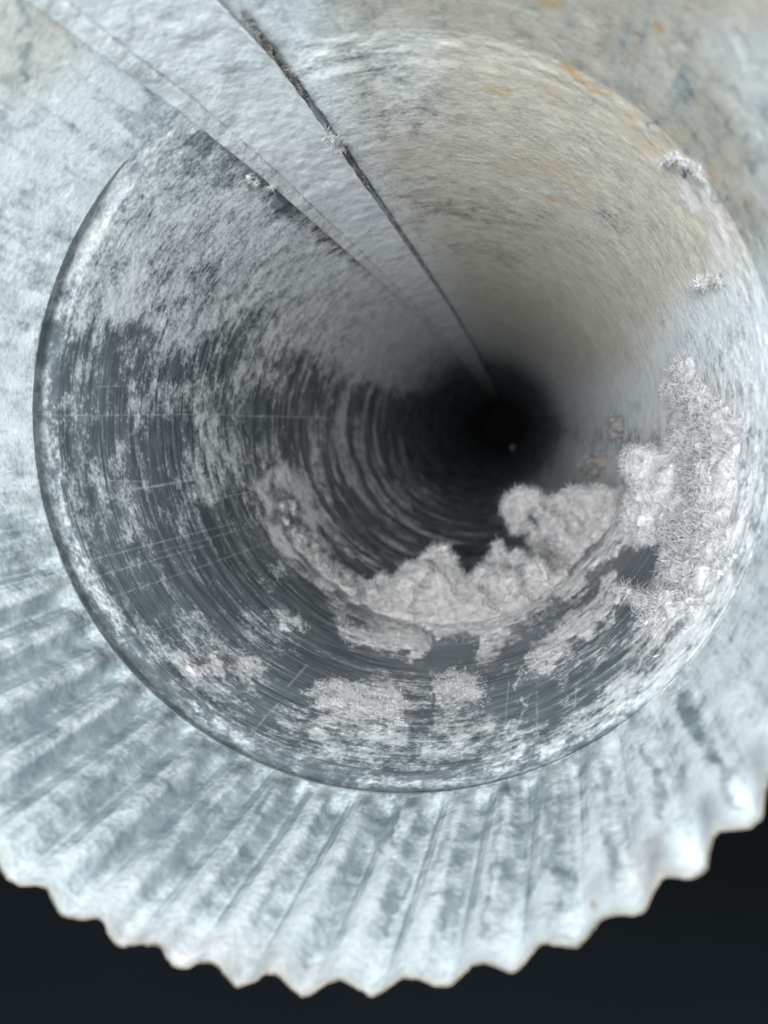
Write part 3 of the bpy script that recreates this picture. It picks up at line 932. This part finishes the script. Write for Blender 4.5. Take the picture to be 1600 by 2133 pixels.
# --- drift of lint across the pipe floor
drift = thing('lint_drift', 'long fluffy grey-pink lint drift across the pipe floor below the dark bore', 'lint',
              tuple(wall_at(np.array([930.0]), np.array([1310.0]))[0]))
DR_BASE = [(590, 1080), (610, 1118), (640, 1150), (680, 1200), (720, 1240), (790, 1285), (860, 1302), (930, 1308), (1010, 1300), (1090, 1272), (1160, 1225), (1215, 1160)]
DR_TOP = [(592, 1074), (610, 1104), (634, 1128), (672, 1178), (722, 1205), (790, 1212), (862, 1182), (918, 1150), (968, 1212), (1030, 1160), (1110, 1148), (1180, 1110)]
balls = []
nb_ = 84
bs = np.array(DR_BASE, float)
tp = np.array(DR_TOP, float)
tq = np.linspace(0, len(bs) - 1, nb_)
for i_, t_ in enumerate(tq):
    b = np.array([np.interp(t_, range(len(bs)), bs[:, c]) for c in (0, 1)])
    t2 = np.array([np.interp(t_, range(len(tp)), tp[:, c]) for c in (0, 1)])
    pb = wall_at(b[:1], b[1:])[0]
    hgt = np.linalg.norm(t2 - b)
    m_ = max(2, int(hgt / 16))
    for q in range(m_ + 1):
        f_ = q / m_
        c = b + (t2 - b) * f_ + g.normal(0, 5, 2)
        rm = g.uniform(1.3, 3.1) * (1.0 - 0.25 * f_) * (0.55 + 0.45 * min(1, hgt / 90))
        y_ = pb[1] + 0.004 + 0.011 * f_ + g.normal(0, 0.0012)
        c = c + (b - t2) / max(hgt, 1) * (-2) + np.array([0, rm * 5.5 * f_])
        pp = depth_at(c[:1], c[1:], y_)[0]
        balls.append((pp[0], pp[1], pp[2], rm * 0.001))
for px, py in scatter([(575, 1060), (600, 1050), (660, 1130), (720, 1195), (800, 1230), (790, 1290), (700, 1240), (630, 1170)], 80, 14):
    balls.append(wall_lump(px, py, g.uniform(-0.3, 0.9), g.uniform(0.7, 1.5)))
for (px, py), rm in [((905, 1150), 2.2), ((928, 1142), 1.5), ((940, 1165), 1.7), ((1040, 1150), 2.0), ((1075, 1160), 2.4), ((880, 1190), 2.6),
                     ((1010, 1190), 2.4), ((850, 1225), 3.0), ((915, 1215), 3.4), ((1060, 1215), 3.4), ((1120, 1190), 3.0), ((1000, 1250), 3.0)]:
    y0 = wall_at(np.array([float(px)]), np.array([1305.0]))[0][1]
    balls.append(lump(px, py, y0 + 0.008 + g.normal(0, 0.001), rm))
P, N = lint_body('lint_mass', balls, 0.00048, 0.0010, M_LINT, drift, 1.0, 46)
fuzz('lint_fuzz', P, N, 56000, 0.0021, 0.000020, 0.55, M_FIB, drift, 21)

fuzz('loose_fibres', P, N, 700, 0.0042, 0.000014, 0.45, M_FIB, drift, 23)

# --- curl standing up behind the drift
curl = thing('lint_curl', 'folded flap of grey lint curling up off the right wall behind the drift', 'lint',
             tuple(wall_at(np.array([1290.0]), np.array([1060.0]))[0]))
yw = wall_at(np.array([1285.0]), np.array([1075.0]))[0][1]
balls = []
for px, py in scatter([(1120, 1040), (1200, 1012), (1285, 1022), (1296, 1070), (1262, 1120), (1215, 1175), (1200, 1120), (1160, 1075)], 110, 3):
    f_ = (px - 1120) / 170
    balls.append(lump(px, py, yw + 0.016 - 0.016 * f_ + 0.01 * ((py - 1015) / 160) * (1 - f_) + g.normal(0, 0.0008), g.uniform(1.2, 1.9)))
for px, py in [(1066, 1040), (1080, 1034), (1096, 1030), (1112, 1030), (1075, 1060), (1092, 1056), (1108, 1050), (1068, 1080), (1085, 1080), (1070, 1098), (1064, 1058)]:
    balls.append(lump(px, py, yw + 0.014 + g.normal(0, 0.001), g.uniform(1.9, 2.7)))
for f_ in np.linspace(0, 1, 26):                # pale folded ridge
    px = np.interp(f_, [0, 0.45, 0.8, 1], [1118, 1165, 1196, 1188])
    py = np.interp(f_, [0, 0.45, 0.8, 1], [1055, 1105, 1145, 1190])
    balls.append(lump(px + g.normal(4, 6), py + g.normal(0, 5), yw + 0.009 - 0.003 * f_ + g.normal(0, 0.001), g.uniform(1.0, 2.0)))
for px, py in scatter([(1075, 1085), (1120, 1062), (1190, 1130), (1185, 1165), (1120, 1160), (1085, 1125)], 26, 5):
    balls.append(lump(px, py, yw + 0.022 + g.normal(0, 0.001), g.uniform(1.3, 2.0)))
P, N = lint_body('lint_mass', balls, 0.0005, 0.0009, M_LINT, curl, 1.0, 46)
fuzz('lint_fuzz', P, N, 26000, 0.0022, 0.000021, 0.5, M_FIB, curl, 31)

# --- thick felt on the right wall
mat_ = thing('lint_mat', 'big pale fuzzy lint mat clinging to the right pipe wall', 'lint',
             tuple(wall_at(np.array([1450.0]), np.array([1000.0]))[0]))
balls = []
MATP = [(1402, 760), (1440, 745), (1478, 800), (1520, 850), (1545, 930), (1530, 1060), (1500, 1160), (1450, 1250), (1390, 1300), (1345, 1290),
        (1385, 1210), (1400, 1150), (1370, 1120), (1380, 1040), (1400, 960), (1420, 900), (1400, 840)]
for px, py in scatter(MATP, 520, 8):
    e_ = polyw(np.array([px]), np.array([py]), MATP, 40)[0]
    balls.append(wall_lump(px, py, g.uniform(-0.5, 1.0) * e_ - 0.3 * (1 - e_), g.uniform(0.4, 0.7) + 1.1 * e_))
for cx_, cy_ in scatter(MATP, 16, 77):                 # torn, flattened clumps
    for _ in range(9):
        balls.append(wall_lump(cx_ + g.normal(0, 11), cy_ + g.normal(0, 13), g.uniform(0.6, 2.2), g.uniform(0.9, 1.7)))
yc = wall_at(np.array([1420.0]), np.array([1030.0]))[0][1]
for px, py in scatter([(1292, 945), (1320, 935), (1352, 950), (1400, 975), (1420, 1040), (1410, 1110), (1340, 1120), (1318, 1095), (1316, 1040), (1318, 1010), (1300, 975)], 120, 9):
    f_ = np.clip((px - 1290) / 120, 0, 1)
    balls.append(lump(px, py, yc + 0.010 * (1 - f_) + g.normal(0, 0.0012), g.uniform(1.2, 2.1)))
for px, py in scatter([(1300, 1030), (1330, 1000), (1400, 1010), (1400, 1100), (1345, 1130), (1312, 1100)], 70, 12):
    balls.append(wall_lump(px, py, g.uniform(0.2, 1.6), g.uniform(1.0, 1.8)))
P, N = lint_body('lint_mass', balls, 0.00045, 0.0009, M_LINT2, mat_, 1.0, 34)
fuzz('lint_fuzz', P, N, 64000, 0.0017, 0.000018, 0.6, M_FIB, mat_, 41)
fuzz('loose_fibres', P, N, 350, 0.0040, 0.000014, 0.5, M_FIB, mat_, 44)
fuzz('dark_fibres', P, N, 9000, 0.0010, 0.000018, 0.45, M_FIBD, mat_, 47)


# --- short nap on the clotted patches of the wall
cand = np.nonzero((WALL_T > 0.12) & (WALL_P[:, 1] < 0.30) & (WALL_P[:, 1] > 0.062) & (WALL_P[:, 0] < 0.030))[0]
cand = cand[np.random.default_rng(8).integers(0, len(cand), 12000)]
PN = WALL_P[cand] + np.random.default_rng(9).normal(0, 0.0002, (len(cand), 3))
NN = -PN * np.array([1, 0, 1]) / R
V, F = fibres(PN, NN * 0.5, 0.0007, 0.000013, 0.6, 91, 3)
nap = make_mesh('dust_nap', V, F, M_NAP, duct)
nap['kind'] = 'stuff'

# --- dark fluff caught in the crevice along the seam
yf = 1 / np.random.default_rng(3).uniform(1 / 0.40, 1 / 0.075, 3600) - 0.0614
tf = np.interp(yf, SEAM_Y, SEAM_R) - np.abs(np.random.default_rng(4).normal(0.0, 0.0065, len(yf))) + 0.004
clump = fbm(3, yf * 1000 / 4.0, 0 * yf, 4)
keep = clump > 0.45
yf, tf = yf[keep], tf[keep]
rf = R - np.random.default_rng(6).uniform(0.0, 0.0011, len(yf))
PF_ = np.stack([rf * np.cos(tf), yf, rf * np.sin(tf)], -1)
NF_ = np.stack([-np.cos(tf), 0 * tf, -np.sin(tf)], -1)
V, F = fibres(PF_, NF_ * 0.4, 0.0008, 0.00003, 0.5, 77)
fr = make_mesh('lint_fringe', V, F, M_FIBD)
tag(fr, 'dark brown fluff caught along the right edge of the lock seam', 'lint')
fr['kind'] = 'stuff'


# --- small tufts
def tuft(label, spots, mat, nf, ln, seed, amp=0.0005, fm=M_FIB, group=None, name='lint_tuft', shrink=1.0, balls=None):
    b = [wall_lump(p_, q_, l_ + (0.45 if shrink < 1 else 0), r_) for p_, q_, l_, r_ in spots or []] + (balls or [])
    t_ = thing(name, label, 'lint', tuple(b[0][:3]), group)
    b = [(q[0], q[1], q[2], q[3] * shrink) for q in b]
    P, N = lint_body('lint_mass', b, 0.0003 if shrink == 1 else 0.00016, amp, mat, t_, 0.5 if shrink == 1 else 0.22, 3 if shrink == 1 else 8)
    fuzz('lint_fuzz', P, N, nf, ln, 0.000017, 0.45, fm, t_, seed)
    return t_


def parent_fix():
    """children were modelled in world coordinates: keep them there under their moved parents"""
    for o in list(COL.objects):
        if o.parent and o.parent.location.length > 0:
            o.matrix_parent_inverse = Matrix.Translation(-o.parent.location)


tuft('pointed pale lint tuft sticking out just below the big right-hand mat',
     [(1318, 1240, 2.2, 0.5), (1330, 1248, 2.0, 0.7), (1345, 1256, 1.6, 0.9), (1362, 1262, 1.2, 1.0), (1380, 1262, 0.8, 1.0), (1395, 1280, 0.6, 1.0), (1370, 1285, 0.6, 0.9), (1352, 1300, 0.5, 0.8)],
     M_LINT2, 1500, 0.0026, 61)
tuft('small cream lint tuft high on the right wall above the big mat',
     [(1474, 582, 0.8, 0.6), (1486, 580, 0.8, 0.7), (1500, 576, 0.5, 0.6), (1512, 582, 0.3, 0.5)], M_LINT, 800, 0.0012, 62, 0.0004, shrink=0.7)
tuft('ragged white lint tuft on the right edge of the lock seam',
     [(674, 262, 1.2, 0.5), (684, 266, 1.4, 0.6), (694, 274, 1.3, 0.6), (703, 286, 1.0, 0.6)], M_LINT, 800, 0.0014, 63, 0.0004, shrink=0.8)
tuft('grey-white lint tuft on the bead at the upper right',
     [(1396, 326, 0.1, 0.45), (1408, 320, 0.1, 0.5), (1420, 322, 0.1, 0.4), (1436, 330, 0.1, 0.45), (1452, 336, 0.1, 0.5), (1464, 350, 0.1, 0.55), (1470, 368, 0.1, 0.45)],
     M_LINT, 1100, 0.0011, 64, 0.0004, shrink=0.85)
tuft('cream lint bit on the left lip of the lock seam',
     [(512, 362, 0.5, 0.4), (524, 368, 0.6, 0.5), (548, 384, 0.6, 0.5), (560, 376, 0.7, 0.5)], M_LINT, 600, 0.0010, 65, 0.0004, shrink=0.8)
tuft('brownish round lint blob deep on the right wall beside the dark bore',
     [(1290, 880, 1.6, 2.2), (1296, 900, 1.6, 2.3), (1284, 908, 1.6, 2.0), (1300, 886, 1.4, 2.0)], M_LINTD, 500, 0.0020, 66)
tuft('dim brown lint scraps left of the big mat near the curl',
     [(1228, 975, 1.6, 2.6), (1240, 966, 1.5, 2.4), (1252, 984, 1.5, 2.4), (1264, 965, 1.4, 2.2)], M_LINTD, 600, 0.0030, 67)
ysp = wall_at(np.array([1034.0]), np.array([1305.0]))[0][1] + 0.012
tuft('tiny wispy lint sprig rising from the drift crest', None, M_LINT, 500, 0.0020, 68,
     balls=[lump(1036, 1150, ysp, 0.8), lump(1034, 1142, ysp, 0.7), lump(1040, 1134, ysp, 0.55), lump(1030, 1134, ysp, 0.5), lump(1042, 1128, ysp, 0.4)])
tuft('cream lint scrap lying beside the bead at the lower right',
     [(1500, 1180, 0.2, 0.8), (1520, 1170, 0.2, 0.8), (1536, 1160, 0.2, 0.7), (1510, 1195, 0.2, 0.7)], M_LINT2, 500, 0.0014, 69)
tuft('pinkish lint scrap on the white dust stripe at the lower right',
     [(1448, 1270, 0.2, 0.8), (1462, 1258, 0.2, 0.9), (1476, 1262, 0.2, 0.6)], M_LINT, 400, 0.0014, 70)


def strand(name, label, pts, rad, mat, lift=0.6):
    ctrl = np.array([wall_at(np.array([float(a)]), np.array([float(b)]), R - (lift if c is None else c) * 0.001)[0] for a, b, c in pts])
    t_ = np.linspace(0, len(ctrl) - 1, 26)
    C = np.stack([np.interp(t_, range(len(ctrl)), ctrl[:, k_]) for k_ in range(3)], -1)
    for _ in range(5):
        C[1:-1] = (C[:-2] + 2 * C[1:-1] + C[2:]) / 4
    d = np.gradient(C, axis=0)
    d /= np.linalg.norm(d, axis=1)[:, None]
    a = np.cross(d, (0.3, 0.8, 0.5))
    a /= np.linalg.norm(a, axis=1)[:, None]
    b = np.cross(d, a)
    q = np.linspace(0, 2 * math.pi, 6, endpoint=False)
    V = C[:, None] + rad * (np.cos(q)[None, :, None] * a[:, None] + np.sin(q)[None, :, None] * b[:, None])
    o = make_mesh(name, V.reshape(-1, 3), grid_faces(6, len(C), True), mat)
    return tag(o, label, 'fibre')


strand('loose_fibre', 'thin pale looped fibre hanging by the left lip of the lock seam',
       [(566, 414, 1.2), (560, 424, 2.0), (561, 436, 2.2), (563, 450, 1.2)], 0.00006, M_FIB)
strand('loose_fibre', 'curly white fibre at the foot of the big right-hand mat',
       [(1400, 1306, 0.8), (1415, 1308, 1.4), (1432, 1312, 1.4), (1448, 1300, 0.8)], 0.00009, M_FIB)
strand('loose_fibre', 'short hooked white fibre on bare metal at the lower right',
       [(1355, 1362, 0.6), (1362, 1368, 1.0), (1372, 1364, 0.6)], 0.00008, M_FIB)

# pale ball put in for a point of light deep in the bore
spc = wall_at(np.array([1071.0]), np.array([938.0]))[0]
sp = SPH_V * 0.0042 * (1 + 0.2 * np.array([mnoise.noise(Vector(v) * 2) for v in SPH_V])[:, None])
sp = sp + spc * np.array([0.88, 1, 0.88])
M_SPECK = plain('pale_dot', rgb(0.30, 0.31, 0.33), rgb(0.42, 0.42, 0.44), 400, 0.95)
tag(make_mesh('light_dot', sp, SPH_F, M_SPECK), 'tiny pale ball added for the point of light far down the dark bore', 'lint')

parent_fix()
